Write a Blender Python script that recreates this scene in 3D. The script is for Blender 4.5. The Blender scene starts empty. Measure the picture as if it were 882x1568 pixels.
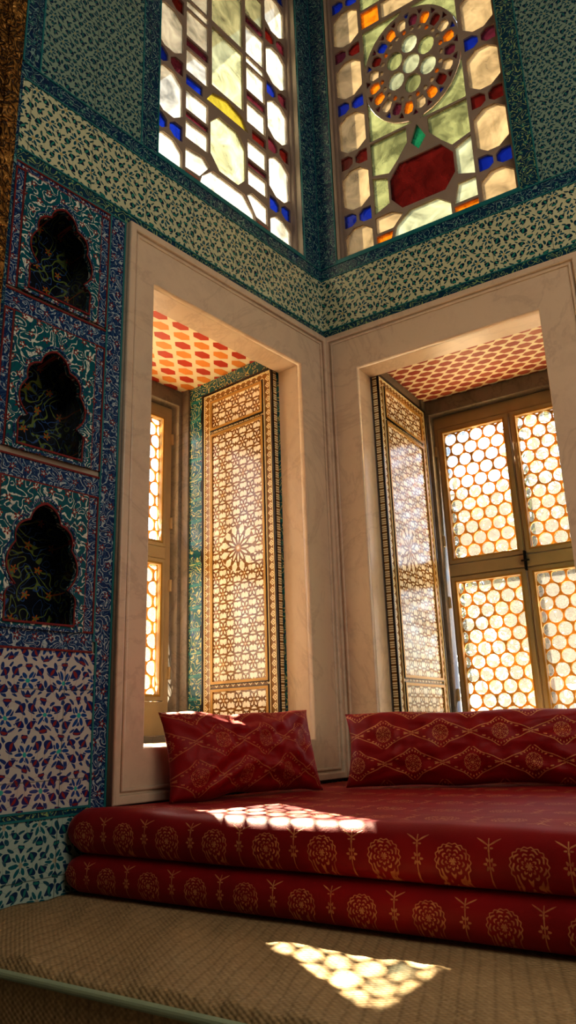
import bpy, bmesh, math, random
from mathutils import Matrix, Vector, noise
random.seed(7)
scene = bpy.context.scene
PI = math.pi
# ------------------------------------------------------------------ frames
ZC = 0.80                       # eye height above the floor; local z = 0 is eye level
aL, aR = .6932, -1.001
def V2(x, y): return Vector((x, y, 0))
_XL = V2(math.sin(aL), math.cos(aL)); _XR = -V2(math.sin(aR), math.cos(aR))
DEL = -math.atan2(_XR.y, _XR.x)             # turn the world so wall_right is axis aligned
ROT = Matrix.Rotation(DEL, 4, 'Z')
XL = (ROT @ _XL); YL = Vector((-XL.y, XL.x, 0))
XR = (ROT @ _XR); YR = Vector((-XR.y, XR.x, 0))
CO = ROT @ Vector((.201, 3.294, 0))         # room corner
def frame(X, Y):
    return Matrix(((X.x, Y.x, 0, CO.x), (X.y, Y.y, 0, CO.y), (0, 0, 1, ZC), (0, 0, 0, 1)))
FL = frame(XL, YL); FRt = frame(XR, YR)
KX = XL.dot(XR)
def wl_x(y): return KX / math.sqrt(1 - KX * KX) * y   # x (R frame) of left wall at given y

# ------------------------------------------------------------------ node expression helper
class T:
    def __init__(s, name):
        s.m = bpy.data.materials.new(name); s.m.use_nodes = True
        s.nt = s.m.node_tree; s.N = s.nt.nodes; s.K = s.nt.links
        s.bsdf = s.N["Principled BSDF"]; s.out = s.N["Material Output"]
        tc = s.N.new("ShaderNodeTexCoord"); s.obj = tc.outputs["Object"]
        sp = s.N.new("ShaderNodeSeparateXYZ"); s.K.new(s.obj, sp.inputs[0])
        s.x, s.y, s.z = [E(s, o) for o in sp.outputs]
    def math(s, op, *a):
        n = s.N.new("ShaderNodeMath"); n.operation = op
        for i, v in enumerate(a):
            if isinstance(v, E): s.K.new(v.o, n.inputs[i])
            else: n.inputs[i].default_value = v
        return E(s, n.outputs[0])
    def vec(s, x, y, z=0.0):
        n = s.N.new("ShaderNodeCombineXYZ")
        for i, v in enumerate((x, y, z)):
            if isinstance(v, E): s.K.new(v.o, n.inputs[i])
            else: n.inputs[i].default_value = v
        return n.outputs[0]
    def noise(s, scale, detail=2, vec=None, rough=.5, dist=0):
        n = s.N.new("ShaderNodeTexNoise"); n.inputs["Scale"].default_value = scale
        n.inputs["Detail"].default_value = detail; n.inputs["Roughness"].default_value = rough
        n.inputs["Distortion"].default_value = dist
        s.K.new(vec if vec is not None else s.obj, n.inputs["Vector"]); return E(s, n.outputs["Fac"])
    def mix(s, f, a, b):
        n = s.N.new("ShaderNodeMix"); n.data_type = 'RGBA'
        for i, v in ((0, f), (6, a), (7, b)):
            if isinstance(v, E): s.K.new(v.o, n.inputs[i])
            elif isinstance(v, (tuple, list)): n.inputs[i].default_value = (*v, 1) if len(v) == 3 else v
            elif isinstance(v, (int, float)): n.inputs[i].default_value = v
            else: s.K.new(v, n.inputs[i])
        return n.outputs[2]
    def setc(s, c, rough=.5, metal=0, spec=None, bump=None, bs=.3, bd=.003):
        b = s.bsdf
        if isinstance(c, tuple): b.inputs["Base Color"].default_value = (*c, 1)
        else: s.K.new(c, b.inputs["Base Color"])
        for k, v in (("Roughness", rough), ("Metallic", metal)):
            if isinstance(v, E): s.K.new(v.o, b.inputs[k])
            else: b.inputs[k].default_value = v
        if spec is not None: b.inputs["Specular IOR Level"].default_value = spec
        if bump is not None:
            n = s.N.new("ShaderNodeBump"); n.inputs["Strength"].default_value = bs
            n.inputs["Distance"].default_value = bd
            s.K.new(bump.o, n.inputs["Height"]); s.K.new(n.outputs[0], b.inputs["Normal"])
        return s.m
class E:
    def __init__(s, t, o): s.t = t; s.o = o
    def __add__(s, b): return s.t.math('ADD', s, b)
    __radd__ = __add__
    def __sub__(s, b): return s.t.math('SUBTRACT', s, b)
    def __rsub__(s, b): return s.t.math('SUBTRACT', b, s)
    def __mul__(s, b): return s.t.math('MULTIPLY', s, b)
    __rmul__ = __mul__
    def __truediv__(s, b): return s.t.math('DIVIDE', s, b)
    def f(s, op, *a): return s.t.math(op, s, *a)
    def sin(s): return s.f('SINE')
    def cos(s): return s.f('COSINE')
    def abs(s): return s.f('ABSOLUTE')
    def floor(s): return s.f('FLOOR')
    def fr(s): return s - s.floor()
    def sqrt(s): return s.f('SQRT')
    def mx(s, b): return s.f('MAXIMUM', b)
    def mn(s, b): return s.f('MINIMUM', b)
    def lt(s, b, w=.0012):      # soft mask: s < b
        n = (b - s) / w + .5
        return n.mx(0.0).mn(1.0)
def lattice(x, z, px, pz, ox=0., oz=0., stag=1):
    v = z / pz - oz; row = v.floor(); zz = (v - row - .5) * pz
    u = x / px - ox
    if stag: u = u + row * .5
    col = u.floor(); xx = (u - col - .5) * px
    r = (xx * xx + zz * zz).sqrt(); a = zz.f('ARCTAN2', xx)
    return xx, zz, r, a, row, col
def petal(r, a, n, R, depth, ph=0., w=.0012):
    return r.lt(((a * n + ph).cos() * depth + (1 - depth)) * R, w)
def grout(t, px=.25, pz=.25, w=.0016):
    gx = ((t.x / px).fr() - .5).abs() * px; gz = ((t.z / pz).fr() - .5).abs() * pz
    return gx.lt(w, .001).mx(gz.lt(w, .001))

# ------------------------------------------------------------------ materials
def warped(t, amp=.012, sc=9):
    n1 = t.noise(sc, 1); v2 = t.vec(t.z + 7.3, t.x + 3.1, t.y)
    n2 = t.noise(sc, 1, v2)
    return t.x + (n1 - .5) * amp, t.z + (n2 - .5) * amp
def tile_floral(name, p, ground, c1, c2, c3, dots, accent, fill=1.0, wp=.28):
    t = T(name); x, z = warped(t, p * wp, 1.5 / p)
    xx, zz, r, a, row, col = lattice(x, z, p, p * .866)
    c = t.mix(t.noise(3, 2) * .5, ground, tuple(g * .72 for g in ground))
    # organic filler leaves
    xx2, zz2, r2, a2, ro2, co2 = lattice(x, z, p * .25, p * .2165)
    ln = (xx2 + zz2 * ((ro2 + co2 * 2.0) * .5).cos() * 1.5)
    leafy = (ln * ln * 3.0 + r2 * r2).sqrt()
    c = t.mix(leafy.lt(p * .092 * fill), c, dots)
    # ring of pointed leaves between rosettes
    halo = (r - p * .385).abs().lt(((a * 6 + PI).cos().mx(0.0)) * p * .17 * fill)
    c = t.mix(halo, c, ground)
    leaf = (r - p * .385).abs().lt(((a * 6 + PI).cos().mx(0.0)) * p * .135 * fill)
    c = t.mix(leaf, c, c2)
    vein = (r - p * .385).abs().lt(((a * 6 + PI).cos().mx(0.0)) * p * .035)
    c = t.mix(vein, c, accent)
    c = t.mix(petal(r, a, 6, p * .30, .3), c, ground)
    c = t.mix(petal(r, a, 6, p * .25, .34), c, c1)
    c = t.mix(petal(r, a, 6, p * .13, .3, PI), c, ground)
    c = t.mix(r.lt(p * .055), c, c3)
    c = t.mix(grout(t) * .6, c, (.03, .05, .05))
    return t.setc(c, .2, 0, .5, t.noise(18, 2), .25, .004)
def tile_scroll(name, ground, line, line2, fl, sc=16, lv=7, w=.09, p=.075, fs=.22):
    t = T(name)
    n = t.noise(sc, .5, None, .4, .6)
    k = ((n * lv).fr() - .5).abs()
    c = t.mix(t.noise(4, 2) * .5, ground, tuple(g * .6 for g in ground))
    c = t.mix(k.lt(w, .05), c, line)
    n2 = t.noise(sc * 1.3, .5, t.vec(t.z + 4, t.x - 2, t.y), .4, .6)
    k2 = ((n2 * lv).fr() - .5).abs()
    c = t.mix(k2.lt(w * .6, .05), c, line2)
    x, z = warped(t, .02)
    _, _, r, a, _, _ = lattice(x, z, p, p * .9)
    c = t.mix(petal(r, a, 5, p * fs, .35), c, fl)
    c = t.mix(r.lt(p * fs * .3), c, line)
    c = t.mix(grout(t) * .5, c, (.02, .03, .03))
    return t.setc(c, .2, 0, .5, t.noise(18, 2), .25, .004)
M = {}
M['band'] = tile_floral('tile_white_floral', .115, (.60, .62, .42), (.008, .085, .13), (.006, .026, .06), (.5, .42, .2), (.015, .075, .09), (.03, .25, .20), .92)
M['dark'] = tile_floral('tile_teal_floral', .095, (.26, .37, .30), (.008, .075, .12), (.005, .024, .07), (.3, .33, .2), (.010, .06, .09), (.02, .16, .16), .98)
M['navy'] = tile_floral('tile_cobalt_flower', .115, (.54, .55, .52), (.008, .065, .26), (.006, .025, .16), (.03, .42, .38), (.010, .050, .20), (.24, .03, .03), 1.08)
M['green'] = tile_floral('tile_turquoise_leaf', .110, (.42, .55, .50), (.01, .13, .17), (.008, .04, .11), (.4, .4, .3), (.012, .09, .14), (.02, .20, .18), 1.05)
M['border'] = tile_scroll('tile_blue_border', (.006, .030, .10), (.22, .36, .34), (.02, .18, .20), (.03, .18, .15), 30, 6, .10, .05)
M['bordergreen'] = tile_scroll('tile_green_border', (.006, .055, .10), (.30, .42, .18), (.02, .035, .12), (.02, .19, .18), 28, 6, .11, .05)
M['reveal'] = tile_scroll('tile_reveal_green', (.02, .15, .17), (.54, .58, .26), (.02, .05, .17), (.03, .24, .24), 24, 6, .13, .06)
M['bluewhite'] = tile_scroll('tile_bluewhite_border', (.008, .036, .14), (.42, .50, .52), (.08, .20, .32), (.18, .02, .02), 34, 6, .12, .055)
M['spandrel'] = tile_scroll('tile_turquoise_arabesque', (.005, .12, .15), (.66, .70, .62), (.012, .05, .13), (.24, .03, .02), 26, 6, .12, .055)
M['alcove'] = tile_scroll('tile_alcove_black', (.008, .012, .022), (.16, .22, .05), (.04, .10, .26), (.42, .12, .02), 15, 6, .09, .085, .17)
def line_mat(name, c, rough=.3, metal=0):
    t = T(name); n = t.noise(12, 3)
    return t.setc(t.mix(n * .6, c, tuple(v * .6 for v in c)), rough, metal, .5, n, .2, .002)
M['turq'] = line_mat('tile_turquoise_line', (.02, .20, .22))
M['redline'] = line_mat('tile_red_line', (.20, .02, .02))
M['plaster'] = line_mat('wall_plaster', (.45, .38, .30), .8)
M['wood'] = line_mat('painted_casement_wood', (.52, .38, .21), .45)
M['iron'] = line_mat('dark_iron', (.02, .018, .015), .4, .8)
M['black'] = line_mat('ebony_edge', (.012, .008, .006), .35)
M['tracery'] = line_mat('stucco_tracery', (.34, .26, .21), .7)
M['piping'] = line_mat('green_piping', (.36, .44, .30), .8)
M['floor'] = line_mat('stone_floor', (.22, .16, .11), .6)
M['ceilplain'] = line_mat('ceiling_plaster', (.35, .28, .2), .8)
M['terrace'] = line_mat('bounce_terrace_stone', (.88, .76, .55), .9)
M['bark'] = line_mat('tree_bark', (.10, .07, .05), .9)
def marble(name, base, vein, sc=2.5, r=.3, vs=.35):
    t = T(name)
    n = t.noise(sc, 8, None, .62, 1.6)
    k = (n - .5).abs()
    c = t.mix(t.noise(1.3, 4), base, tuple(v * .74 for v in base))
    c = t.mix(k.lt(.010, .03) * vs, c, vein)
    n2 = t.noise(11, 6, None, .7, .5)
    c = t.mix(n2.lt(.42, .2) * vs * .6, c, vein)
    return t.setc(c, r, 0, .5, n2, .10, .004)
M['marble'] = marble('marble_frame', (.74, .59, .44), (.38, .27, .20), 1.6, .30, .36)
M['greymarble'] = marble('grey_marble', (.24, .21, .18), (.07, .06, .05), 5, .35, .6)
# gilded carving
t = T('gilded_carving'); x, z = warped(t, .03)
n = t.noise(22, 1.5, None, .5, 1.2); k = ((n * 5).fr() - .5).abs()
c = t.mix(k.lt(.2, .2), (.42, .21, .05), (.05, .022, .008))
M['gilt'] = t.setc(c, .38, .5, .5, k, 1.0, .02)
# niche ceilings : rows of painted hexes / lozenges on cream
def hexceil(name, px, py, k, ca, cb):
    t = T(name)
    xx, zz, r, a, row, col = lattice(t.x, t.y, px, py)
    hexd = (xx.abs() * .62 + zz.abs() * .62).mx(zz.abs() * 1.15)
    par = (row * .5).fr()
    cc = t.mix(par.f('GREATER_THAN', .25), ca, cb)
    c = t.mix(hexd.lt(py * k, .002), (.90, .80, .58), cc)
    return t.setc(c, .5)
M['hexL'] = hexceil('painted_hex_ceiling', .125, .062, .49, (.50, .05, .02), (.80, .30, .06))
M['hexR'] = hexceil('painted_lozenge_ceiling', .085, .048, .50, (.30, .04, .02), (.36, .08, .04))
# mother of pearl inlay  (plane y,z)
def pearl(name, big):
    t = T(name)
    y, z = t.y, t.z
    p = .092
    yy, zz, r, a, row, col = lattice(y, z, p, p * .866)
    wood = t.mix(t.noise(20, 3), (.28, .125, .025), (.12, .05, .010))
    h = ((t.y / .021).floor() * 12.9 + (t.z / .019).floor() * 78.2).sin() * 437.5
    pearlc = t.mix(h.fr(), (1.0, .95, .80), (.84, .78, .62))
    def star(c, r, a, R, n, w=.001):
        c = t.mix((r - R * .40).abs().lt((a * n).cos().mx(-.2) * R * .21, w), c, pearlc)
        c = t.mix((r - R * .80).abs().lt(((a * n + PI).cos() * .6 + .44).mx(.0) * R * .28, w), c, pearlc)
        c = t.mix(((r - R * .60).abs()).lt(.0012, .0008), c, (.08, .04, .015))
        c = t.mix(petal(r, a, n, R * .17, .3), c, (.54, .29, .06))
        c = t.mix(petal(r, a, n, R * .09, .3), c, pearlc)
        return c
    c = star(wood, r, a, p * .54, 6)
    dy = y - big[0]; dz = z - big[1]; R = big[2]
    r2 = (dy * dy + dz * dz).sqrt(); a2 = dz.f('ARCTAN2', dy)
    cb = star(wood, r2, a2, R, 12)
    c = t.mix(r2.lt(R * .98), c, cb)
    return t.setc(c, .14, 0, .9, t.noise(60, 2), .15, .002)
def inlay_border(name):
    t = T(name)
    yy, zz, r, a, row, col = lattice(t.y, t.z, .035, .035, 0, 0, 0)
    c = t.mix(t.noise(20, 3), (.34, .175, .04), (.17, .08, .018))
    d = (yy.abs() + zz.abs())
    c = t.mix((d - .0125).abs().lt(.0032, .0008), c, (.90, .78, .50))
    c = t.mix(d.lt(.0055, .0008), c, (.88, .76, .48))
    return t.setc(c, .25, 0, .6)
M['pearlL'] = pearl('pearl_inlay', (.36, .80, .11))
M['inlay'] = inlay_border('inlay_border')
M['goldwood'] = line_mat('gilt_wood', (.54, .31, .075), .3, .2)
M['cream'] = line_mat('ivory_line', (.85, .70, .40), .3)
# brocade
def brocade(name, pu, pv, ou, ov, R=.037, shade_dim=0.0, ogee=True, red=(.33, .0035, .006), gain=1.6):
    t = T(name)
    u = t.x + (t.noise(5, 1) - .5) * .006
    v = t.z if ogee else t.z + t.y
    xx, zz, r, a, row, col = lattice(u, v, pu, pv, ou, ov)
    g = petal(r, a, 18, R, .04) - petal(r, a, 18, R * .93, .04)
    lace = (r * (2 * PI / (R * .22)) + (a * 9).sin() * 1.2).cos() * ((a * 9 + r * 90).cos() * .6 + .55)
    g = g.mx(lace.lt(-.18, .25) * r.lt(R * .88))
    g = g.mx(petal(r, a, 6, R * .2, .35))
    # sprig between medallions
    hx = pu * .5 - xx.abs()
    s1 = (hx * hx + zz * zz).sqrt(); a1 = zz.f('ARCTAN2', hx)
    if not ogee:
        g = g.mx(petal(s1, a1, 6, R * .34, .3) - s1.lt(R * .14))
        g = g.mx(hx.lt(.0012, .001) * zz.abs().lt(R * 1.45))
        for dz in (R * .8, -R * .8):
            zq = zz - dz; q = (hx * hx + zq * zq).sqrt()
            g = g.mx(petal(q, zq.f('ARCTAN2', hx), 4, R * .24, .4) - q.lt(R * .07))
        for dz, sg in ((R * 1.2, 1), (-R * 1.2, -1)):     # curled leaves
            lx = hx - R * .32; lz = (zz - dz) - lx * .8 * sg
            g = g.mx((lx * lx * .3 + lz * lz * 6).sqrt().lt(R * .17))
    else:
        # vines crossing between the staggered medallions, with leaves and a knot at the crossing
        k_ = (hx / (pu * .5)); mid = (zz.abs() - (1 - k_) * 0.0)
        d1 = (zz - (hx - pu * .25) * (pv / (pu * .5)) - (hx * 60).sin() * .003).abs()
        d2 = (zz + (hx - pu * .25) * (pv / (pu * .5)) + (hx * 60).sin() * .003).abs()
        q = (xx.abs() / pu + zz.abs() / pv)
        dd = (q - .5 - (a * 4).cos() * .03).abs() * pv
        out = r.lt(R * 1.1) * -1.0 + 1.0
        g = g.mx(dd.lt(.0018, .0014) * out)
        g = g.mx(((q - .42).abs() * pv).lt((a * 24).cos() * .0036, .0014) * out)
        g = g.mx(petal(s1, a1, 6, R * .36, .35) - s1.lt(R * .12))
    wv = t.noise(300, 1); wear = t.noise(45, 3)
    gg = (g * (wear * gain - .10)).mn(.85).mx(0.0) * (1 - shade_dim)
    c = t.mix(t.noise(9, 3), red, tuple(q * .5 for q in red))
    c = t.mix(gg, c, (.62, .29, .11))
    m = t.setc(c, .55, 0, .3, g * .5 + wv * .5, .4, .002)
    b = t.bsdf
    b.inputs["Sheen Weight"].default_value = .30; b.inputs["Sheen Roughness"].default_value = .28
    b.inputs["Sheen Tint"].default_value = (1, .18, .20, 1)
    return m
# straw
t = T('woven_straw')
w1 = (t.x * (2 * PI / .016)).sin(); w2 = ((t.y + t.z) * (2 * PI / .012)).sin()
wv = w1 * w2
c = t.mix(t.noise(5, 4), (.52, .37, .20), (.34, .235, .12))
c = t.mix(wv * .20 + .20, c, (.19, .13, .065))
rib = (((t.x + t.y * .35 + (t.noise(2.5, 2) - .5) * .03) / .030).fr() - .5).abs()
c = t.mix(rib.lt(.10, .14) * .40, c, (.17, .12, .06))
c = t.mix(t.noise(90, 2).lt(.42, .1) * .25, c, (.66, .49, .28))
M['straw'] = t.setc(c, .8, 0, .2, wv * .5 + rib, .45, .005)
# glass
def glass(name, col, sc=25, cells=False, tl=.45, var=.6):
    t = T(name); N, K = t.N, t.K
    N.remove(t.bsdf)
    tn = N.new("ShaderNodeBsdfTransparent"); tl_ = N.new("ShaderNodeBsdfTranslucent"); gl = N.new("ShaderNodeBsdfGlossy")
    n = t.noise(sc, 3, None, .6, .8)
    nn = ((n - .3) * 2.5).mx(0.0).mn(1.0)
    cc = t.mix(nn, tuple(min(1, v * 1.15) for v in col), tuple(v * var for v in col))
    ct = cc
    if cells:
        xx, zz, r, a, row, col_ = lattice(t.x, t.z, .074, .064)
        h = ((row * 12.9898 + col_ * 78.233).sin() * 43758.5).fr()
        h2 = t.noise(26, 3, None, .6, 1.0)
        ct = t.mix((h * .9 + h2 * 2.6 - 1.3).mx(0.0).mn(1.0), cc, (.05, .08, .11))  # dark blotches in the tint imitate reflections in the panes
        ct = t.mix((r - .017).abs().lt(.003, .006) * .45, ct, (.12, .16, .18))
    K.new(cc, tl_.inputs[0])
    K.new(ct, tn.inputs[0])
    gl.inputs["Roughness"].default_value = .12
    m1 = N.new("ShaderNodeMixShader"); m1.inputs[0].default_value = tl
    K.new(tn.outputs[0], m1.inputs[1]); K.new(tl_.outputs[0], m1.inputs[2])
    m2 = N.new("ShaderNodeMixShader"); m2.inputs[0].default_value = .06
    bp = N.new("ShaderNodeBump"); bp.inputs["Strength"].default_value = .5; bp.inputs["Distance"].default_value = .01
    K.new(n.o, bp.inputs["Height"]); K.new(bp.outputs[0], gl.inputs["Normal"])
    K.new(m1.outputs[0], m2.inputs[1]); K.new(gl.outputs[0], m2.inputs[2]); K.new(m2.outputs[0], t.out.inputs[0])
    return t.m
M['bottle'] = glass('bottle_glass', (.98, .97, .94), cells=True, tl=.05, var=.9)
def dk(c, k=.36): return tuple(v * k for v in c)
GL = {'w': glass('glass_frosted', dk((.18, .145, .085)), tl=.8, sc=9, var=.45), 'v': glass('glass_frosted_cool', dk((.31, .34, .32)), tl=.6, sc=9, var=.35),
      'c': glass('glass_clear_green', dk((.12, .14, .065)), tl=.7, sc=9, var=.3), 'd': glass('glass_clear_pale', dk((.22, .255, .17)), tl=.65, sc=8, var=.35),
      'b': glass('glass_blue', dk((.002, .008, .10)), tl=.5, sc=15), 'r': glass('glass_red', dk((.032, .0025, .002)), tl=.5, sc=10, var=.5),
      'p': glass('glass_purple', dk((.030, .005, .010)), tl=.6), 'a': glass('glass_amber', dk((.34, .090, .004)), tl=.6),
      'g': glass('glass_green', dk((.004, .055, .025)), tl=.6), 'k': glass('glass_pink', dk((.17, .05, .05)), tl=.6),
      'y': glass('glass_olive', dk((.11, .10, .012)), tl=.6)}
# amber lead came, slightly translucent so it glows against the daylight
t = T('window_came'); tlb = t.N.new("ShaderNodeBsdfTranslucent"); tlb.inputs[0].default_value = (.95, .52, .12, 1)
t.setc((.60, .36, .09), .5); mxs = t.N.new("ShaderNodeMixShader"); mxs.inputs[0].default_value = .22
t.K.new(t.bsdf.outputs[0], mxs.inputs[1]); t.K.new(tlb.outputs[0], mxs.inputs[2]); t.K.new(mxs.outputs[0], t.out.inputs[0])
M['came'] = t.m

# ------------------------------------------------------------------ geometry helpers
def link(o, parent=None, mw=None):
    scene.collection.objects.link(o)
    if parent is not None: o.parent = parent
    if mw is not None: o.matrix_world = mw
    return o
def empty(name, mw):
    o = bpy.data.objects.new(name, None); o.empty_display_size = .1
    return link(o, None, mw)
def mesh_obj(name, verts, faces, mat, parent=None, mw=None, smooth=False, bevel=0, seg=2):
    me = bpy.data.meshes.new(name); me.from_pydata(verts, [], faces); me.update()
    if mat: me.materials.append(mat)
    if smooth:
        for p in me.polygons: p.use_smooth = True
    o = bpy.data.objects.new(name, me); link(o, parent, mw)
    if bevel:
        b = o.modifiers.new('bevel', 'BEVEL'); b.width = bevel; b.segments = seg; b.limit_method = 'ANGLE'
    return o
def box_vf(x0, x1, y0, y1, z0, z1, vs, fs):
    b = len(vs)
    vs += [(x0, y0, z0), (x1, y0, z0), (x1, y1, z0), (x0, y1, z0), (x0, y0, z1), (x1, y0, z1), (x1, y1, z1), (x0, y1, z1)]
    fs += [tuple(b + i for i in f) for f in ((0, 3, 2, 1), (4, 5, 6, 7), (0, 1, 5, 4), (1, 2, 6, 5), (2, 3, 7, 6), (3, 0, 4, 7))]
def boxes(name, lst, mat, parent=None, mw=None, bevel=0):
    vs, fs = [], []
    for b in lst: box_vf(*b, vs, fs)
    return mesh_obj(name, vs, fs, mat, parent, mw, False, bevel)
def rect(x0, x1, z0, z1): return [(x0, z0), (x1, z0), (x1, z1), (x0, z1)]
def sheet(name, outers, holes, yc, half, mat, parent=None, mw=None, bevel=0, plane='xz', xc=0):
    cu = bpy.data.curves.new(name, 'CURVE'); cu.dimensions = '2D'; cu.fill_mode = 'BOTH'
    cu.extrude = max(half - bevel, .0001); cu.bevel_depth = bevel; cu.bevel_resolution = 1 if bevel else 0
    cu.offset = -bevel
    for poly in list(outers) + list(holes):
        s = cu.splines.new('POLY'); s.points.add(len(poly) - 1); s.use_cyclic_u = True
        for i, q in enumerate(poly): s.points[i].co = (q[0], q[1], 0, 1)
    tmp = bpy.data.objects.new('tmp', cu); scene.collection.objects.link(tmp)
    dg = bpy.context.evaluated_depsgraph_get(); dg.update()
    me = bpy.data.meshes.new_from_object(tmp.evaluated_get(dg))
    bpy.data.objects.remove(tmp); bpy.data.curves.remove(cu)
    for v in me.vertices:
        a, b, c = v.co
        if plane == 'xz': v.co = (a, yc - c, b)
        else: v.co = (xc + c, a, b)            # yz plane
    me.materials.clear()
    if mat: me.materials.append(mat)
    me.name = name
    o = bpy.data.objects.new(name, me); return link(o, parent, mw)
def clip(poly, a, b, c):       # keep a*x+b*y<=c
    out = []
    for i in range(len(poly)):
        p, q = poly[i], poly[(i + 1) % len(poly)]
        dp = a * p[0] + b * p[1] - c; dq = a * q[0] + b * q[1] - c
        if dp <= 0: out.append(p)
        if dp * dq < 0:
            k = dp / (dp - dq); out.append((p[0] + (q[0] - p[0]) * k, p[1] + (q[1] - p[1]) * k))
    return out
def cliprect(poly, x0, x1, z0, z1):
    for a, b, c in ((-1, 0, -x0), (1, 0, x1), (0, -1, -z0), (0, 1, z1)):
        poly = clip(poly, a, b, c)
        if len(poly) < 3: return []
    return poly
def area(p): return .5 * sum(p[i][0] * p[(i + 1) % len(p)][1] - p[(i + 1) % len(p)][0] * p[i][1] for i in range(len(p)))
def inset(poly, d):
    if area(poly) < 0: poly = poly[::-1]
    out = list(poly)
    for i in range(len(poly)):
        p, q = poly[i], poly[(i + 1) % len(poly)]
        ex, ey = q[0] - p[0], q[1] - p[1]; L = math.hypot(ex, ey)
        if L < 1e-6: continue
        nx, ny = ey / L, -ex / L       # outward for ccw
        out = clip(out, nx, ny, nx * p[0] + ny * p[1] - d)
        if len(out) < 3: return []
    return out

# ------------------------------------------------------------------ wall builder
def wall_core(name, mw, x0, x1, z0, z1, holes, th=.14):
    xs = sorted({x0, x1, *[h[0] for h in holes], *[h[1] for h in holes]})
    zs = sorted({z0, z1, *[h[2] for h in holes], *[h[3] for h in holes]})
    lst = []
    for i in range(len(xs) - 1):
        for j in range(len(zs) - 1):
            cx, cz = (xs[i] + xs[i + 1]) / 2, (zs[j] + zs[j + 1]) / 2
            if any(h[0] < cx < h[1] and h[2] < cz < h[3] for h in holes): continue
            lst.append((xs[i], xs[i + 1], 0, th, zs[j], zs[j + 1]))
    return boxes(name, lst, M['plaster'], None, mw)
def panel(name, par, x0, x1, z0, z1, mat, pr=.006):
    return boxes(name, [(x0, x1, -pr, .001, z0, z1)], M[mat], par)
def bordered(name, par, x0, x1, z0, z1, mat, edge='turq', w=.006):
    panel(name, par, x0, x1, z0, z1, mat)
    if (x1 - x0) > (z1 - z0):
        e = [(x0, x1, -.009, 0, z0, z0 + w), (x0, x1, -.009, 0, z1 - w, z1)]
    else:
        e = [(x0, x0 + w, -.009, 0, z0, z1), (x1 - w, x1, -.009, 0, z0, z1)]
    boxes(name + '_fillet', e, M[edge], par)

ZF = -ZC; ZT = 4.35; ZP = -.421
SGL = (-1.07, -.13, 2.24, 4.15); SGR = (.105, 1.02, 2.24, 4.15)
NL = (-1.09, -.215, -.05, 1.615); NR = (.185, 1.035, -.05, 1.62)
ALC = [(1.37, 1.72), (.84, 1.18), (.31, .67)]
AX = (-1.60, -1.35)
def grow(n, g=.02): return (n[0] - g, n[1] + g, n[2] - g, n[3] + g)
wl = wall_core('wall_left', FL, -5.0, 0, ZF, ZT, [SGL, grow(NL)] + [(AX[0] - .006, AX[1] + .006, a - .006, b + .016) for a, b in ALC])
wr = wall_core('wall_right', FRt, 0, 3.8, ZF, ZT, [SGR, grow(NR)])

# left wall tiles
panel('tile_floral_band', wl, -1.66, 0, 1.875, 2.155, 'band')
bordered('tile_band_lower', wl, -1.66, 0, 1.82, 1.875, 'bordergreen')
bordered('tile_band_upper', wl, -1.66, 0, 2.155, 2.225, 'border')
panel('tile_upper_panel', wl, -1.60, -1.16, 2.225, ZT, 'dark')
bordered('tile_upper_column', wl, -1.16, -1.07, 2.225, ZT, 'border')
bordered('tile_upper_column_far', wl, -1.67, -1.60, 2.225, ZT, 'border')
bordered('tile_corner_column', wl, -.13, 0, 2.225, ZT, 'border')
bordered('tile_side_column', wl, -1.285, -1.215, .27, 1.82, 'bluewhite', 'turq')
bordered('tile_side_column_low', wl, -1.275, -1.215, ZP, .27, 'bluewhite', 'turq')
panel('tile_flower_panel', wl, -1.66, -1.275, -.20, .235, 'navy')
bordered('tile_mid_border', wl, -1.66, -1.285, .235, .30, 'bluewhite', 'redline')
bordered('tile_low_border', wl, -1.66, -1.275, -.225, -.20, 'bordergreen')
panel('tile_leaf_panel', wl, -1.66, -1.215, ZP - .02, -.225, 'green')
panel('tile_leaf_under', wl, -1.215, 0, ZP - .02, -.22, 'green')
panel('tile_far_panel', wl, -5.0, -1.80, ZF, ZT, 'dark')
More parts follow.
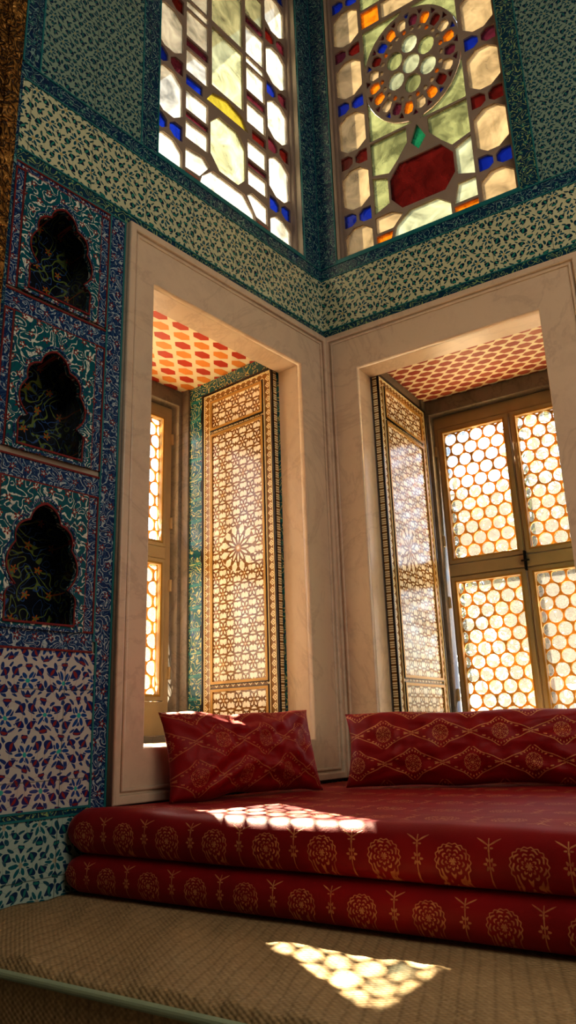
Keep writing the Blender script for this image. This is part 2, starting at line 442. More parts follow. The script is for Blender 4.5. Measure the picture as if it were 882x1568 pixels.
# alcove cells
def arcp(p, q, bulge, n=7):
    (x1, z1), (x2, z2) = p, q
    dx, dz = x2 - x1, z2 - z1; L = math.hypot(dx, dz); nx, nz = dz / L, -dx / L
    out = []
    for i in range(n):
        k = i / n; s = 4 * k * (1 - k) * bulge
        out.append((x1 + dx * k + nx * s, z1 + dz * k + nz * s))
    return out
cxa = (AX[0] + AX[1]) / 2
for i, (a, b) in enumerate(ALC):
    h = b - a; s = h / .35
    half = []
    seq = [(.112, 0), (.112, .05 * s), (.084, .10 * s), (.092, .22 * s), (.050, .29 * s), (0, .345 * s)]
    bb = [0.0, .014, .028, .020, .012]
    for k in range(5): half += arcp(seq[k], seq[k + 1], bb[k])
    right = [(cxa + x, a + z + .004) for x, z in half] + [(cxa, a + .345 * s + .004)]
    left = [(cxa - x, a + z + .004) for x, z in half][::-1]
    hole = right + left
    cz0 = a - .015; cz1 = [1.79, 1.27, .73][i]
    sheet('alcove_spandrel_%d' % (i + 1), [rect(-1.625, -1.325, cz0, cz1)], [hole], -.004, .008, M['spandrel'], wl)
    def scl(k): return [(cxa + (x - cxa) * k, a + .16 + (z - a - .16) * k) for x, z in hole]
    sheet('alcove_lip_%d' % (i + 1), [scl(1.04)], [hole], -.012, .004, M['redline'], wl)
    sheet('alcove_lip_outer_%d' % (i + 1), [scl(1.14)], [scl(1.09)], -.012, .003, M['bluewhite'], wl)
    x0, x1 = AX; d = .13
    boxes('alcove_recess_%d' % (i + 1), [(x0 - .01, x1 + .01, d, d + .01, a - .01, b + .02), (x0 - .004, x0, .005, d, a - .004, b + .014),
          (x1, x1 + .004, .005, d, a - .004, b + .014), (x0, x1, .005, d, b + .01, b + .014), (x0, x1, .005, d, a - .004, a)], M['alcove'], wl)
    zt = [1.82, 1.31, .77][i]
    bordered('alcove_border_top_%d' % (i + 1), wl, -1.66, -1.285, cz1, zt + (.035 if i else 0), 'bluewhite', 'redline')
    bordered('alcove_border_l_%d' % (i + 1), wl, -1.66, -1.625, cz0, cz1, 'bluewhite', 'redline', .005)
    bordered('alcove_border_r_%d' % (i + 1), wl, -1.325, -1.285, cz0, cz1, 'bluewhite', 'redline', .005)
# right wall tiles
panel('tile_floral_band', wr, 0, 3.8, 1.875, 2.155, 'band')
bordered('tile_band_lower', wr, 0, 3.8, 1.82, 1.875, 'bordergreen')
bordered('tile_band_upper', wr, 0, 3.8, 2.155, 2.225, 'border')
bordered('tile_corner_column', wr, 0, .105, 2.225, ZT, 'border')
bordered('tile_upper_column', wr, 1.02, 1.11, 2.225, ZT, 'bordergreen')
panel('tile_upper_panel', wr, 1.11, 3.8, 2.225, ZT, 'dark')
panel('tile_side_panel', wr, 1.25, 3.8, ZP - .02, 1.82, 'navy')
panel('tile_leaf_under', wr, 0, 1.25, ZP - .02, -.22, 'green')
for par, sg in ((wl, SGL), (wr, SGR)):
    boxes('window_sill', [(sg[0], sg[1], -.006, .03, sg[2] - .016, sg[2] + .004)], M['turq'], par)

# ------------------------------------------------------------------ marble frames
def marble_frame(name, mw, ox0, ox1, oz0, oz1, n):
    x0, x1, z0, z1 = n
    e = empty(name, mw)
    sheet('architrave', [rect(ox0, ox1, oz0, oz1)], [rect(x0, x1, z0, z1)], -.010, .016, M['marble'], e, None, .004)
    sheet('outer_moulding', [rect(ox0, ox1, oz0, oz1)], [rect(ox0 + .028, ox1 - .028, oz0 + .028, oz1 - .028)], -.028, .012, M['marble'], e, None, .005)
    sheet('outer_bead', [rect(ox0 + .036, ox1 - .036, oz0 + .036, oz1 - .036)], [rect(ox0 + .047, ox1 - .047, oz0 + .047, oz1 - .047)], -.027, .006, M['marble'], e, None, .004)
    boxes('jamb', [(x0 - .018, x0, .0, .115, z0, z1), (x1, x1 + .018, .0, .115, z0, z1), (x0 - .018, x1 + .018, .0, .115, z1, z1 + .018), (x0 - .018, x1 + .018, .0, .115, z0 - .018, z0)], M['marble'], e)
    boxes('lintel_back', [(x0 - .018, x1 + .018, .10, .115, z1 + .016, 1.74)], M['marble'], e)
    return e
marble_frame('trim_1', FL, -1.215, -.022, -.21, 1.82, NL)
marble_frame('trim_2', FRt, .018, 1.22, -.21, 1.82, NR)

# ------------------------------------------------------------------ niches + casements
def niche(tag, par, n, D=.86):
    x0, x1, z0, z1 = n; zc = 1.73
    boxes('niche_reveal_far', [(x0 - .07, x0, .115, D + .06, z0 - .05, zc + .05)], M['reveal' if tag == 'L' else 'greymarble'], par)
    boxes('niche_reveal_near', [(x1, x1 + .07, .115, D + .06, z0 - .05, zc + .05)], M['reveal'], par)
    boxes('niche_ceiling', [(x0 - .06, x1 + .06, .115, D + .08, zc, zc + .06)], M['hex' + tag], par)
    boxes('niche_sill', [(x0 - .06, x1 + .06, .115, D + .08, z0 - .06, z0)], M['marble'], par)
    sheet('grey_surround', [rect(x0 - .01, x1 + .01, z0 - .01, zc)], [rect(x0 + .03, x1 - .03, z0 + .03, zc - .085)], D - .03, .05, M['greymarble'], par, None, .004)
    boxes('grey_reveal_strip', [(x0 - .001, x0 + .012, D - .13, D - .07, z0, zc), (x1 - .012, x1 + .001, D - .13, D - .07, z0, zc)], M['greymarble'], par, None, .002)
niche('L', wl, NL); niche('R', wr, NR)

def came_net(name, par, a, b, c, d, yc, th=.004):
    px, pz = .074, .064; vs, fs = [], []
    R = pz / 1.5
    for row in range(int(c / pz) - 3, int(d / pz) + 3):
        for k in range(-40, 60):
            cx = (k + .5 - .5 * row) * px; cz = (row + .5) * pz
            if cx < a - .05 or cx > b + .05 or cz < c - .05 or cz > d + .05: continue
            hx = [(cx + px / 2 * q[0], cz + R * q[1]) for q in ((0, -1), (1, -.5), (1, .5), (0, 1), (-1, .5), (-1, -.5))]
            hx = cliprect(hx, a, b, c, d)
            if len(hx) < 3 or abs(area(hx)) < 1e-4: continue
            inn = inset(hx, .0038); n = len(hx)
            if len(inn) != n:
                gx = sum(q[0] for q in hx) / n; gz = sum(q[1] for q in hx) / n
                inn = [(gx + (q[0] - gx) * .82, gz + (q[1] - gz) * .82) for q in hx]
            else:
                j = min(range(n), key=lambda q: (inn[q][0] - hx[0][0]) ** 2 + (inn[q][1] - hx[0][1]) ** 2)
                inn = inn[j:] + inn[:j]
            bs = len(vs)
            for y in (yc - th, yc + th):
                for i in range(n):
                    p = hx[i]; q = inn[i]; qp = inn[i - 1]; qn = inn[(i + 1) % n]
                    la = min(.3, .010 / max(1e-5, math.hypot(qp[0] - q[0], qp[1] - q[1]))); lb = min(.3, .010 / max(1e-5, math.hypot(qn[0] - q[0], qn[1] - q[1])))
                    vs += [(p[0], y, p[1]), (q[0] + (qp[0] - q[0]) * la, y, q[1] + (qp[1] - q[1]) * la), (q[0] + (qn[0] - q[0]) * lb, y, q[1] + (qn[1] - q[1]) * lb)]
            for i in range(n):
                j = (i + 1) % n
                for o_ in (0, 3 * n):
                    fs.append((bs + o_ + 3 * i, bs + o_ + 3 * j, bs + o_ + 3 * j + 1, bs + o_ + 3 * i + 2))
                    fs.append((bs + o_ + 3 * i, bs + o_ + 3 * i + 2, bs + o_ + 3 * i + 1))
                fs.append((bs + 3 * i + 2, bs + 3 * j + 1, bs + 3 * n + 3 * j + 1, bs + 3 * n + 3 * i + 2))
                fs.append((bs + 3 * i + 1, bs + 3 * i + 2, bs + 3 * n + 3 * i + 2, bs + 3 * n + 3 * i + 1))
    return mesh_obj(name, vs, fs, M['came'], par)
def casement(name, mw, n, D, gz, gx):
    x0, x1, z0, z1 = n
    e = empty(name, mw)
    zt = 1.645
    big = [rect(a - .032, b + .032, c - .032, d + .032) for (a, b) in gx for (c, d) in gz]
    sheet('fixed_frame', [rect(x0 + .01, x1 - .01, z0 + .01, zt)], big, D + .01, .03, M['wood'], e, None, .004)
    for i, (a, b) in enumerate(gx):
        for j, (c, d) in enumerate(gz):
            sheet('sash_%d%d' % (i, j), [rect(a - .030, b + .030, c - .030, d + .030)], [rect(a, b, c, d)], D - .008, .02, M['wood'], e, None, .004)
            sheet('sash_bead_%d%d' % (i, j), [rect(a - .010, b + .010, c - .010, d + .010)], [rect(a, b, c, d)], D - .024, .007, M['goldwood'], e, None, .002)
            came_net('came_net_%d%d' % (i, j), e, a - .002, b + .002, c - .002, d + .002, D)
            mesh_obj('glass_%d%d' % (i, j), [(a, D + .003, c), (b, D + .003, c), (b, D + .003, d), (a, D + .003, d)], [(0, 1, 2, 3)], M['bottle'], e)
    mid = (gx[0][1] + gx[1][0]) / 2; mz = (gz[0][1] + gz[1][0]) / 2
    boxes('transom_bars', [(a - .031, b + .031, D - .03, D + .03, mz - .03, mz + .03) for a, b in gx], M['wood'], e, None, .004)
    hw = []
    for z in (gz[0][0] + .1, gz[0][1] - .1, gz[1][0] + .1, gz[1][1] - .1):
        hw += [(x0 + .028, x0 + .040, D - .04, D - .02, z - .03, z + .03), (x1 - .040, x1 - .028, D - .04, D - .02, z - .03, z + .03)]
    boxes('hinges', hw, M['wood'], e, None, .003)
    boxes('latch', [(mid - .004, mid + .004, D - .05, D - .02, mz - .05, mz + .05), (mid - .02, mid + .02, D - .045, D - .03, mz - .004, mz + .004)], M['iron'], e, None, .002)
    return e
casement('window_3', FL, NL, .86, [(.165, .79), (.91, 1.565)], [(-1.0, -.70), (-.61, -.31)])
casement('window_4', FRt, NR, .86, [(.03, .70), (.83, 1.54)], [(.265, .60), (.67, .985)])

# ------------------------------------------------------------------ inlaid shutters
def shutter(name, mw, xf, sgn, y0, y1, z0, z1):
    e = empty(name, mw)
    th = .028
    xa, xb = (xf, xf + th) if sgn < 0 else (xf - th, xf)
    boxes('leaf', [(xa, xb, y0, y1, z0, z1)], M['inlay'], e, None, .003)
    xc = xf + sgn * .002
    def ring(nm, a, b, c, d, w, m, h=.003):
        sheet(nm, [rect(a, b, c, d)], [rect(a + w, b - w, c + w, d - w)], 0, h, M[m], e, None, 0, 'yz', xc)
    ring('edge', y0, y1, z0, z1, .008, 'black', .005)
    ring('line_a', y0 + .014, y1 - .014, z0 + .014, z1 - .014, .005, 'cream')
    ring('line_b', y0 + .052, y1 - .052, z0 + .052, z1 - .052, .006, 'cream')
    H = z1 - z0
    cells = [(z0 + .065, z0 + .20), (z0 + .245, z1 - .245), (z1 - .20, z1 - .065)]
    for i, (c, d) in enumerate(cells):
        a, b = y0 + .075, y1 - .075
        boxes('field_%d' % i, [(xf - .001, xf + .003, a, b, c, d)] if sgn > 0 else [(xf - .003, xf + .001, a, b, c, d)], M['pearlL'], e)
        ring('field_rim_%d' % i, a - .012, b + .012, c - .012, d + .012, .012, 'goldwood', .008)
        ring('field_line_%d' % i, a - .016, b + .016, c - .016, d + .016, .004, 'black', .006)
    hk = []
    for k in range(5):
        z = z0 + .12 + k * (H - .24) / 4
        hk.append((xa - .004, xb + .004, y1 - .004, y1 + .012, z - .03, z + .03))
    boxes('hinge_knuckles', hk, M['iron'], e, None, .004)
    return e
shutter('inlaid_shutter', FL, NL[1] - .032, -1, .125, .60, -.04, 1.64)
shutter('inlaid_shutter.001', FRt, NR[0] + .032, 1, .125, .70, -.04, 1.64)
shutter('inlaid_shutter.002', FL, NL[0] + .032, 1, .125, .60, -.04, 1.64)

# ------------------------------------------------------------------ stained glass
def octa(x0, x1, z0, z1, c, cz=None):
    cz = cz or c
    return [(x0 + c, z0), (x1 - c, z0), (x1, z0 + cz), (x1, z1 - cz), (x1 - c, z1), (x0 + c, z1), (x0, z1 - cz), (x0, z0 + cz)]
def side_column(P, x0, x1, cols):
    xm = (x0 + x1) / 2; c = .055; cz = .045
    z = 2.245; hh = [.20] + [.26] * 8; k = 0
    while z < 4.1:
        z1 = min(z + hh[min(k, 8)], 4.14)
        if k == 0: P.append(('w', [(x0, z), (x1, z), (x1, z1 - cz), (x1 - c, z1), (x0 + c, z1), (x0, z1 - cz)]))
        else: P.append((cols[k % len(cols)][0], octa(x0, x1, z, z1, c, cz)))
        g = .095
        if z1 + g > 4.1: break
        cc = cols[k % len(cols)][1]
        a, b = z1 - cz, z1 + g + cz
        P.append((cc[0], [(x0, a), (x0 + c, z1), (xm, z1), (xm, z1 + g), (x0 + c, z1 + g), (x0, b)]))
        P.append((cc[1], [(x1, a), (x1, b), (x1 - c, z1 + g), (xm, z1 + g), (xm, z1), (x1 - c, z1)]))
        z = z1 + g; k += 1
def stained(name, mw, sg, P, d=.0072, raw=(), sub=None):
    sub = sub or {}
    x0, x1, z0, z1 = sg; e = empty(name, mw); yc = .065
    holes = []; groups = {}
    for c, p in P:
        c = sub.get(c, c)
        q = inset(p, d)
        if len(q) >= 3 and abs(area(q)) > 1e-4: holes.append(q); groups.setdefault(c, []).append(q)
    for c, p in raw: holes.append(p); groups.setdefault(c, []).append(p)
    sheet('tracery', [rect(x0 + .001, x1 - .001, z0 + .001, z1)], holes, yc, .010, M['tracery'], e)
    sheet('surround', [rect(x0, x1, z0, z1 + .001)], [rect(x0 + .014, x1 - .014, z0 + .014, z1 - .014)], yc - .01, .022, M['tracery'], e, None, .003)
    for c, ps in groups.items():
        vs, fs = [], []
        for p in ps:
            cx = sum(q[0] for q in p) / len(p); cz = sum(q[1] for q in p) / len(p)
            b = len(vs)
            yj = yc + random.uniform(-.001, .001)
            vs += [(cx + (q[0] - cx) * 1.03, yj, cz + (q[1] - cz) * 1.03) for q in p]; fs.append(tuple(range(b, b + len(p))))
        mesh_obj('panes_' + GL[c].name, vs, fs, GL[c], e)
    return e
# left window
P = []; A, B, C_, D_ = -1.055, -.88, -.32, -.145
side_column(P, A, B, [('w', 'bb'), ('w', 'bp'), ('w', 'pr'), ('w', 'pb')])
side_column(P, C_, D_, [('w', 'bb'), ('w', 'pr'), ('w', 'bp'), ('w', 'rp')])
a0, a1, m0, m1 = B + .004, C_ - .004, -.725, -.475
P += [('k', [(a0, 2.245), (a0 + .07, 2.245), (a0 + .10, 2.33), (a0, 2.33)]), ('w', [(a0 + .07, 2.245), (a1 - .07, 2.245), (a1 - .10, 2.36), (a1 - .17, 2.43), (a0 + .17, 2.43), (a0 + .10, 2.36)]),
      ('k', [(a1 - .07, 2.245), (a1, 2.245), (a1, 2.33), (a1 - .10, 2.33)]),
      ('w', [(a0, 2.33), (a0 + .095, 2.335), (a0 + .165, 2.43), (a0 + .12, 2.47), (a0, 2.45)]), ('w', [(a1, 2.33), (a1, 2.45), (a1 - .12, 2.47), (a1 - .165, 2.43), (a1 - .095, 2.335)]),
      ('c', octa(m0, m1, 2.44, 2.76, .06, .07)),
      ('w', rect(a0, m0, 2.49, 2.60)), ('p', rect(a0, m0, 2.60, 2.645)), ('w', rect(a0, m0, 2.645, 2.77)),
      ('w', rect(m1, a1, 2.49, 2.60)), ('p', rect(m1, a1, 2.60, 2.645)), ('w', rect(m1, a1, 2.645, 2.77)),
      ('y', [(m0 - .03, 2.79), (m1 + .03, 2.79), (m1 - .02, 2.87), (-.6, 2.90), (m0 + .02, 2.87)]),
      ('b', rect(a0, m0 - .035, 2.78, 2.85)), ('r', rect(m1 + .035, a1, 2.78, 2.85)),
      ('c', rect(m0 + .01, m1 - .01, 2.90, 3.27))]
z = 2.86
for i, (h, c) in enumerate(((.14, 'w'), (.06, 'p'), (.17, 'w'), (.06, 'w'), (.2, 'w'), (.06, 'p'), (.2, 'c'), (.07, 'p'), (.2, 'w'))):
    P += [(c, rect(a0, m0, z, z + h)), (c if c != 'b' else 'r', rect(m1, a1, z, z + h))]; z += h
arch = [(m0 + .01, 3.29), (m1 - .01, 3.29), (m1 - .01, 3.78)] + [(-.6 + .115 * math.cos(k * PI / 8), 3.78 + .13 * math.sin(k * PI / 8)) for k in range(1, 8)] + [(m0 + .01, 3.78)]
P += [('c', arch), ('a', rect(m0, m1, 3.93, 4.13))]
stained('window_1', FL, SGL, P, sub={'w': 'v', 'c': 'd'})
# right window
P = []; A, B, C_, D_ = .12, .29, .835, 1.005
side_column(P, A, B, [('w', 'bb'), ('w', 'rr'), ('w', 'bb'), ('w', 'pr')])
side_column(P, C_, D_, [('d', 'bb'), ('w', 'rr'), ('w', 'bp'), ('w', 'rp')])
a0, a1 = B + .004, C_ - .004; cm = (a0 + a1) / 2
P += [('a', [(a0, 2.245), (a0 + .08, 2.245), (a0 + .11, 2.34), (a0, 2.34)]), ('d', [(a0 + .08, 2.245), (a1 - .13, 2.245), (a1 - .13, 2.36), (a1 - .20, 2.42), (a0 + .19, 2.42), (a0 + .11, 2.36)]),
      ('a', rect(a1 - .13, a1, 2.245, 2.33)), ('d', [(a1 - .13, 2.33), (a1, 2.33), (a1, 2.45), (a1 - .10, 2.45)]), ('w', [(a0, 2.34), (a0 + .105, 2.34), (a0 + .17, 2.41), (a0 + .10, 2.45), (a0, 2.45)]),
      ('r', octa(cm - .175, cm + .175, 2.43, 2.71, .06, .08)),
      ('c', [(a0, 2.45), (cm - .17, 2.49), (cm - .17, 2.65), (a0, 2.69)]), ('d', [(a1, 2.45), (a1, 2.69), (cm + .17, 2.65), (cm + .17, 2.49)]),
      ('c', [(a0, 2.69), (cm - .165, 2.66), (cm - .11, 2.72), (cm - .05, 2.80), (cm - .05, 2.90), (a0, 2.90)]),
      ('c', [(a1, 2.69), (a1, 2.90), (cm + .05, 2.90), (cm + .05, 2.80), (cm + .11, 2.72), (cm + .165, 2.66)]),
      ('g', [(cm, 2.72), (cm + .05, 2.79), (cm, 2.90), (cm - .05, 2.79)])]
mc = (cm, 3.27); RX, RZ = .262, .335
raw = []
f_ = lambda tt, s: (mc[0] + RX * s * math.cos(tt), mc[1] + RZ * s * math.sin(tt))
nseg = 20
seqc = 'awrapwabrwaawpawarwp'
for k in range(nseg):            # big petals with small jewel wedges between their tips
    t0 = 2 * PI * (k + .10) / nseg; t1 = 2 * PI * (k + .90) / nseg; tm = (t0 + t1) / 2
    raw.append((seqc[k], [f_(t0 + .03, .70), f_(t1 - .03, .70), f_(t1, .82), f_(tm + .09, .90), f_(tm, .92), f_(tm - .09, .90), f_(t0, .82)]))
    tb = 2 * PI * k / nseg
    raw.append(('pbrp'[k % 4], [f_(tb - .015, .88), f_(tb + .015, .88), f_(tb + .07, .975), f_(tb - .07, .975)]))
for k in range(24):              # pearl beads
    bx, bz = f_(2 * PI * (k + .5) / 24, .635)
    raw.append(('w' if k % 3 else 'a', [(bx + .013 * math.cos(q * PI / 4), bz + .016 * math.sin(q * PI / 4)) for q in range(8)]))
raw.append(('d', [(mc[0] + .050 * math.cos(q * PI / 8), mc[1] + .062 * math.sin(q * PI / 8)) for q in range(16)]))
for k in range(6):
    cx, cz = f_(k * PI / 3 + PI / 6, .385)
    raw.append(('d' if k % 2 else 'c', [(cx + .046 * math.cos(q * PI / 7), cz + .058 * math.sin(q * PI / 7)) for q in range(14)]))
for sx in (-1, 1):
    for sz in (-1, 1):
        ex = cm + sx * (cm - a0 - .008) ; ez = mc[1] + sz * (RZ + .03)
        angs = [(.10 + .80 * q / 8) * PI / 2 for q in range(9)]
        arc_ = [(mc[0] + sx * min(RX * 1.03 * math.cos(an), cm - a0 - .008), mc[1] + sz * RZ * 1.03 * math.sin(an)) for an in angs]
        raw.append(('c', [(ex, ez)] + [(min(max(x_, a0 + .004), a1 - .004), z_) for x_, z_ in arc_] + [(cm + sx * .02, ez)]))
P += [('a', rect(a0, a0 + .12, 3.65, 3.78)), ('w', rect(a0 + .12, a1 - .12, 3.65, 3.78)), ('a', rect(a1 - .12, a1, 3.65, 3.78)),
      ('c', rect(a0, cm, 3.78, 4.0)), ('c', rect(cm, a1, 3.78, 4.0)), ('w', rect(a0, a1, 4.0, 4.13))]
stained('window_2', FRt, SGR, P, raw=raw)

# ------------------------------------------------------------------ gilded pilaster
e = empty('gilded_pilaster', FL)
boxes('shaft', [(-1.83, -1.70, -.055, 0, ZP + .002, ZT)], M['gilt'], e, None, .01)
boxes('edge_bead', [(-1.705, -1.688, -.045, 0, ZP + .002, ZT), (-1.75, -1.73, -.066, -.05, ZP + .002, ZT)], M['gilt'], e, None, .006)
panel('tile_edge_strip', wl, -1.80, -1.66, ZP - .02, ZT, 'border', .004)

# ------------------------------------------------------------------ swept slabs in R frame
def slab(name, yf, yb, z0, z1, x_end, mat, r=.04, wob=.004, amp=1.0, sag=0.0, endr=True, nx=150, xoff=.012, wrinkle=None):
    yc_, zc_ = (yf + yb) / 2, (z0 + z1) / 2
    sec = []
    def seg(a, b, n): return [(a[0] + (b[0] - a[0]) * i / n, a[1] + (b[1] - a[1]) * i / n) for i in range(n)]
    def cor(cy, cz, a0_, n=6): return [(cy + r * math.cos(math.radians(a0_ - 90 * i / n)), cz + r * math.sin(math.radians(a0_ - 90 * i / n))) for i in range(n)]
    sec += seg((yb - r, z0), (yf + r, z0), 6)
    sec += cor(yf + r, z0 + r, 270) + seg((yf, z0 + r), (yf, z1 - r), max(2, int((z1 - z0) / .03)))
    sec += cor(yf + r, z1 - r, 180) + seg((yf + r, z1), (yb - r, z1), 60)
    sec += cor(yb - r, z1 - r, 90) + seg((yb, z1 - r), (yb, z0 + r), 2) + cor(yb - r, z0 + r, 0)
    st = [0, .004, .012, .024, .04] + [.04 + (1 - .04) * (i / nx) for i in range(1, nx + 1)]
    vs, fs = [], []; ns = len(sec)
    for t_ in st:
        for (y, z) in sec:
            xl = wl_x(y) + xoff; x = xl + (x_end - xl) * t_
            dd = (x - xl); e_ = 0
            if endr and dd < r: e_ = r * (1 - math.sqrt(max(0, 1 - (1 - dd / r) ** 2)))
            zz_ = z + (zc_ - z) / max(abs(zc_ - z), 1e-6) * min(e_, abs(zc_ - z) * .98) if abs(z - zc_) > 1e-6 else z
            yy_ = y + (e_ * .35 if y < yc_ else 0)
            p = Vector((x * 2.2, y * 2.2, z * 2.2 + 5))
            nn = noise.noise(p * 1.5) * wob + noise.noise(p * 5) * wob * .4
            if z > zc_: zz_ += nn * amp
            if z > zc_ and sag: zz_ -= sag * min(1, max(0, (y - yf) / .6))
            yy_ += noise.noise(p * 2 + Vector((9, 0, 0))) * wob if y < yf + r * 1.01 else 0
            if wrinkle and z > zc_ and y > yf + r * .5: zz_ += wrinkle(x, y)
            vs.append((x, yy_, zz_))
    for i in range(len(st) - 1):
        for j in range(ns):
            k = (j + 1) % ns
            fs.append((i * ns + j, i * ns + k, (i + 1) * ns + k, (i + 1) * ns + j))
    fs.append(tuple(range(ns))[::-1]); fs.append(tuple((len(st) - 1) * ns + j for j in range(ns)))
    o = mesh_obj(name, vs, fs, mat, None, FRt, True)
    bm = bmesh.new(); bm.from_mesh(o.data); bmesh.ops.recalc_face_normals(bm, faces=bm.faces); bm.to_mesh(o.data); bm.free()
    return o
def wr_(x, y):
    k = noise.noise(Vector(((x + y * .9) * 9, (y - x * .2) * 1.3, 2))) + .5 * noise.noise(Vector(((x + y * .8) * 22, (y - x * .2) * 2.5, 7)))
    return max(-.004, k * .018) * (1 if y < -1.38 else .1)
divan = slab('divan_platform', -1.82, -.012, ZF, ZP - .004, 3.79, M['straw'], .022, .003, .3, 0, False, 420, .012, wr_)
boxes('mat_piping', [(wl_x(-1.83) + .02, 3.79, -1.834, -1.816, ZP - .030, ZP - .016)], M['piping'], divan, None, .005)
yf = -1.352
B1 = brocade('brocade_upper', .152, .21, (.232 / .152) - .5, ((-.268 + yf) / .21) - .5, .039, 0, False)
B2 = brocade('brocade_lower', .152, .30, (.325 / .152) - .5, ((-.377 + yf) / .30) - .5, .036, 0, False)
slab('brocade_mattress', yf, -.035, ZP + .002, -.322, 3.6, B2, .040, .004, xoff=.012)
slab('brocade_mattress.001', yf, -.035, -.321, -.205, 3.6, B1, .048, .006, 1.0, .012, xoff=.012)

# ------------------------------------------------------------------ cushions
def cushion(name, W, H, Tk, mat, mw, seed=0, pinch=.10, cr=.006):
    n = 60; m = 32; vs, fs = [], []
    for side in (1, -1):
        for j in range(m + 1):
            for i in range(n + 1):
                u = -1 + 2 * i / n; v = -1 + 2 * j / m
                th = Tk * (max(0, (1 - abs(u) ** 2.8)) ** .55) * (max(0, (1 - abs(v) ** 2.3)) ** .55)
                x = u * W / 2 * (1 - pinch * .35 * (1 - v * v)); z = v * H / 2 * (1 - pinch * (1 - u * u) * .5)
                p = Vector((u * 3 * W / H + seed, v * 3, side + seed))
                edge = (1 - abs(u) ** 4) * (1 - abs(v) ** 4)
                y = -side * (th + noise.noise(p) * .014 * edge + noise.noise(p * 2.3) * .006 * edge)
                y += -side * cr * edge * math.sin(14 * math.atan2(abs(v) - 1.1, abs(u) - 1.1))
                z += noise.noise(Vector((u * 2.5 + seed, 4, v))) * .010
                vs.append((x, y, z + H / 2))
    off = (n + 1) * (m + 1)
    for s in (0, 1):
        for j in range(m):
            for i in range(n):
                a = s * off + j * (n + 1) + i
                f = (a, a + 1, a + n + 2, a + n + 1)
                fs.append(f if s == 0 else f[::-1])
    me = bpy.data.meshes.new(name); me.from_pydata(vs, [], fs)
    bm = bmesh.new(); bm.from_mesh(me); bmesh.ops.remove_doubles(bm, verts=bm.verts, dist=.0008)
    bmesh.ops.recalc_face_normals(bm, faces=bm.faces); bm.to_mesh(me); bm.free()
    for p in me.polygons: p.use_smooth = True
    me.materials.append(mat)
    o = bpy.data.objects.new(name, me); link(o, None, mw); return o
B3 = brocade('brocade_cushion_shaded', .17, .105, .2, .1, .027, .40, True)  # gold kept weaker to paint in the shade on this cushion
B4 = brocade('brocade_bolster_cloth', .20, .100, .3, .20, .028, 0, True, gain=1.9)
def place(p0, p1, ztop, tilt):
    dx, dy = p1[0] - p0[0], p1[1] - p0[1]; an = math.atan2(dy, dx)
    return FRt @ Matrix.Translation(((p0[0] + p1[0]) / 2, (p0[1] + p1[1]) / 2, ztop)) @ Matrix.Rotation(an, 4, 'Z') @ Matrix.Rotation(-tilt, 4, 'X')
cushion('brocade_cushion', .62, .285, .085, B3, place((.02, -1.08), (.19, -.53), -.214, math.radians(15)), 3, .20, .009)
cushion('brocade_cushion.001', .98, .26, .085, B4, place((.255, -.41), (1.155, -.13), -.214, math.radians(10)), 8, .12, .005)

# ------------------------------------------------------------------ rest of the room
def rbox(name, lst, mat): return boxes(name, lst, M[mat], None, FRt)
rbox('floor', [(-2.0, 4.0, -5.3, .1, ZF - .1, ZF)], 'floor')
rbox('ceiling', [(-2.0, 4.0, -5.3, .16, ZT, ZT + .1)], 'ceilplain')
rbox('wall_back', [(-2.0, 4.0, -5.2, -5.05, ZF, ZT)], 'plaster')
rbox('wall_side', [(3.8, 3.95, -5.2, .14, ZF, ZT)], 'plaster')

# ------------------------------------------------------------------ garden (pale bounce terrace + trees outside)
vs, fs = [], []
box_vf(-3.2, 40, .95, 45, -1.5, -1.4, vs, fs); box_vf(-40, -2.2, -30, 45, -1.5, -1.4, vs, fs)
mesh_obj('bounce_terrace', vs, fs, M['terrace'], None, FRt)  # ground made a pale reflector, added to bounce sun into the niches
def leafmat(name, c):
    t = T(name); N, K = t.N, t.K
    tl_ = N.new("ShaderNodeBsdfTranslucent"); tl_.inputs[0].default_value = (c[0] * 1.5, c[1] * 1.4, c[2], 1)
    m_ = N.new("ShaderNodeMixShader"); m_.inputs[0].default_value = .4
    t.setc(c, .5); K.new(t.bsdf.outputs[0], m_.inputs[1]); K.new(tl_.outputs[0], m_.inputs[2]); K.new(m_.outputs[0], t.out.inputs[0]); return t.m
LM = leafmat('foliage', (.035, .045, .012))
def tree(name, x, y, h, rad, seed):
    rnd = random.Random(seed); e = empty(name, ROT @ Matrix.Translation((x, y, ZC - 1.4)))
    vs, fs = [], []
    for k in range(9):
        a = k / 9 * 2 * PI
        for (zz, rr) in ((0, .25), (h * .8, .08)): vs.append((rr * math.cos(a), rr * math.sin(a), zz))
    for k in range(9): fs.append((2 * k, (2 * k + 2) % 18, (2 * k + 3) % 18, 2 * k + 1))
    mesh_obj('trunk', vs, fs, M['bark'], e)
    vs, fs = [], []
    cl = [(rnd.gauss(0, rad * .55), rnd.gauss(0, rad * .55), h * .62 + rnd.gauss(0, rad * .5)) for _ in range(26)]
    for _ in range(5200):
        c = rnd.choice(cl); d = Vector((rnd.gauss(0, 1), rnd.gauss(0, 1), rnd.gauss(0, 1))).normalized() * rad * .36 * rnd.random() ** .4
        p = Vector(c) + d; s = rnd.uniform(.06, .14)
        if p.z < .6: continue
        u = Vector((rnd.gauss(0, 1), rnd.gauss(0, 1), rnd.gauss(0, 1))).normalized(); w = u.orthogonal().normalized()
        b = len(vs); vs += [tuple(p + u * s), tuple(p + w * s * .5), tuple(p - u * s), tuple(p - w * s * .5)]; fs.append((b, b + 1, b + 2, b + 3))
    mesh_obj('foliage', vs, fs, LM, e)
tree('garden_tree', 3.3, 10.0, 5.4, 1.7, 1)
tree('garden_tree.001', 5.0, 12.0, 6.6, 2.0, 2)
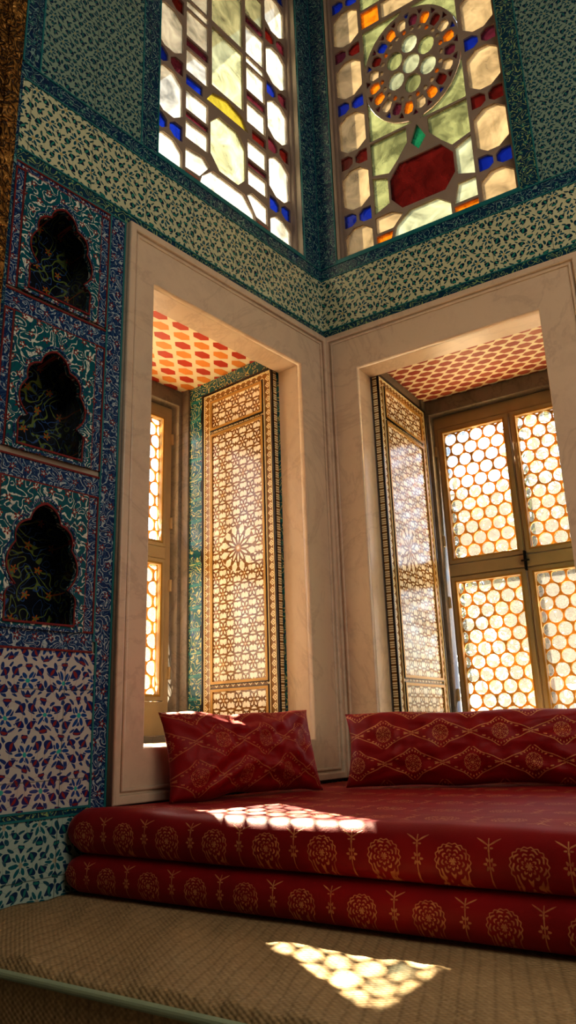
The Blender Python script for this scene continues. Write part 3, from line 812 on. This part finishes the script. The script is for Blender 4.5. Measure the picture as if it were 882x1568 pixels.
tree('garden_tree.002', -2.6, 15.5, 5.0, 1.8, 3)

# ------------------------------------------------------------------ light
w = bpy.data.worlds.new('World'); scene.world = w; w.use_nodes = True
nt = w.node_tree; bg = nt.nodes['Background']
sky = nt.nodes.new('ShaderNodeTexSky'); sky.sky_type = 'NISHITA'; sky.sun_disc = False
sd = Vector((.48 * XL.x + YL.x, .48 * XL.y + YL.y, .97)).normalized()
sky.sun_elevation = math.asin(sd.z); sky.sun_rotation = math.atan2(sd.x, sd.y)
sky.air_density = 1.0; sky.dust_density = 2.0; sky.ozone_density = 1.0
nt.links.new(sky.outputs[0], bg.inputs[0]); bg.inputs[1].default_value = 1.15
sun = bpy.data.lights.new('sun', 'SUN'); sun.energy = 110; sun.angle = .007; sun.color = (1, .80, .54)
so = bpy.data.objects.new('sun', sun); link(so); so.matrix_world = Matrix.Translation((0, 0, 8)) @ sd.to_track_quat('Z', 'Y').to_matrix().to_4x4()
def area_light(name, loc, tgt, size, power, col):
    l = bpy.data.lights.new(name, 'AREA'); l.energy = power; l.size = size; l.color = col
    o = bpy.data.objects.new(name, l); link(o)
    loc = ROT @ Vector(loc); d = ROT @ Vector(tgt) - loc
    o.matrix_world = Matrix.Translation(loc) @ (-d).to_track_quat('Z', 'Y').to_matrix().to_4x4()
area_light('fill_light', (1.3, -.6, 3.9), (.1, 3, 1.6), 1.8, 38, (1, .91, .78))  # added fill, unseen; stands in for windows across the room
area_light('fill_light_low', (1.9, .2, 1.9), (0.4, 2.6, .5), 1.2, 15, (1, .84, .66))  # second added fill, lower and warmer

# ------------------------------------------------------------------ camera
cam = bpy.data.cameras.new('camera'); co = bpy.data.objects.new('camera', cam); link(co)
cam.sensor_fit = 'VERTICAL'; cam.sensor_height = 36; cam.lens = 1136.1 / 1568 * 36; cam.clip_start = .02
co.matrix_world = ROT @ Matrix.Translation((0, 0, ZC)) @ Matrix.Rotation(PI / 2 + .2818, 4, 'X') @ Matrix.Rotation(-.0314, 4, 'Z')
scene.camera = co
scene.view_settings.view_transform = 'Standard'
try: scene.view_settings.look = 'Medium High Contrast'
except Exception: pass
scene.view_settings.exposure = -.25
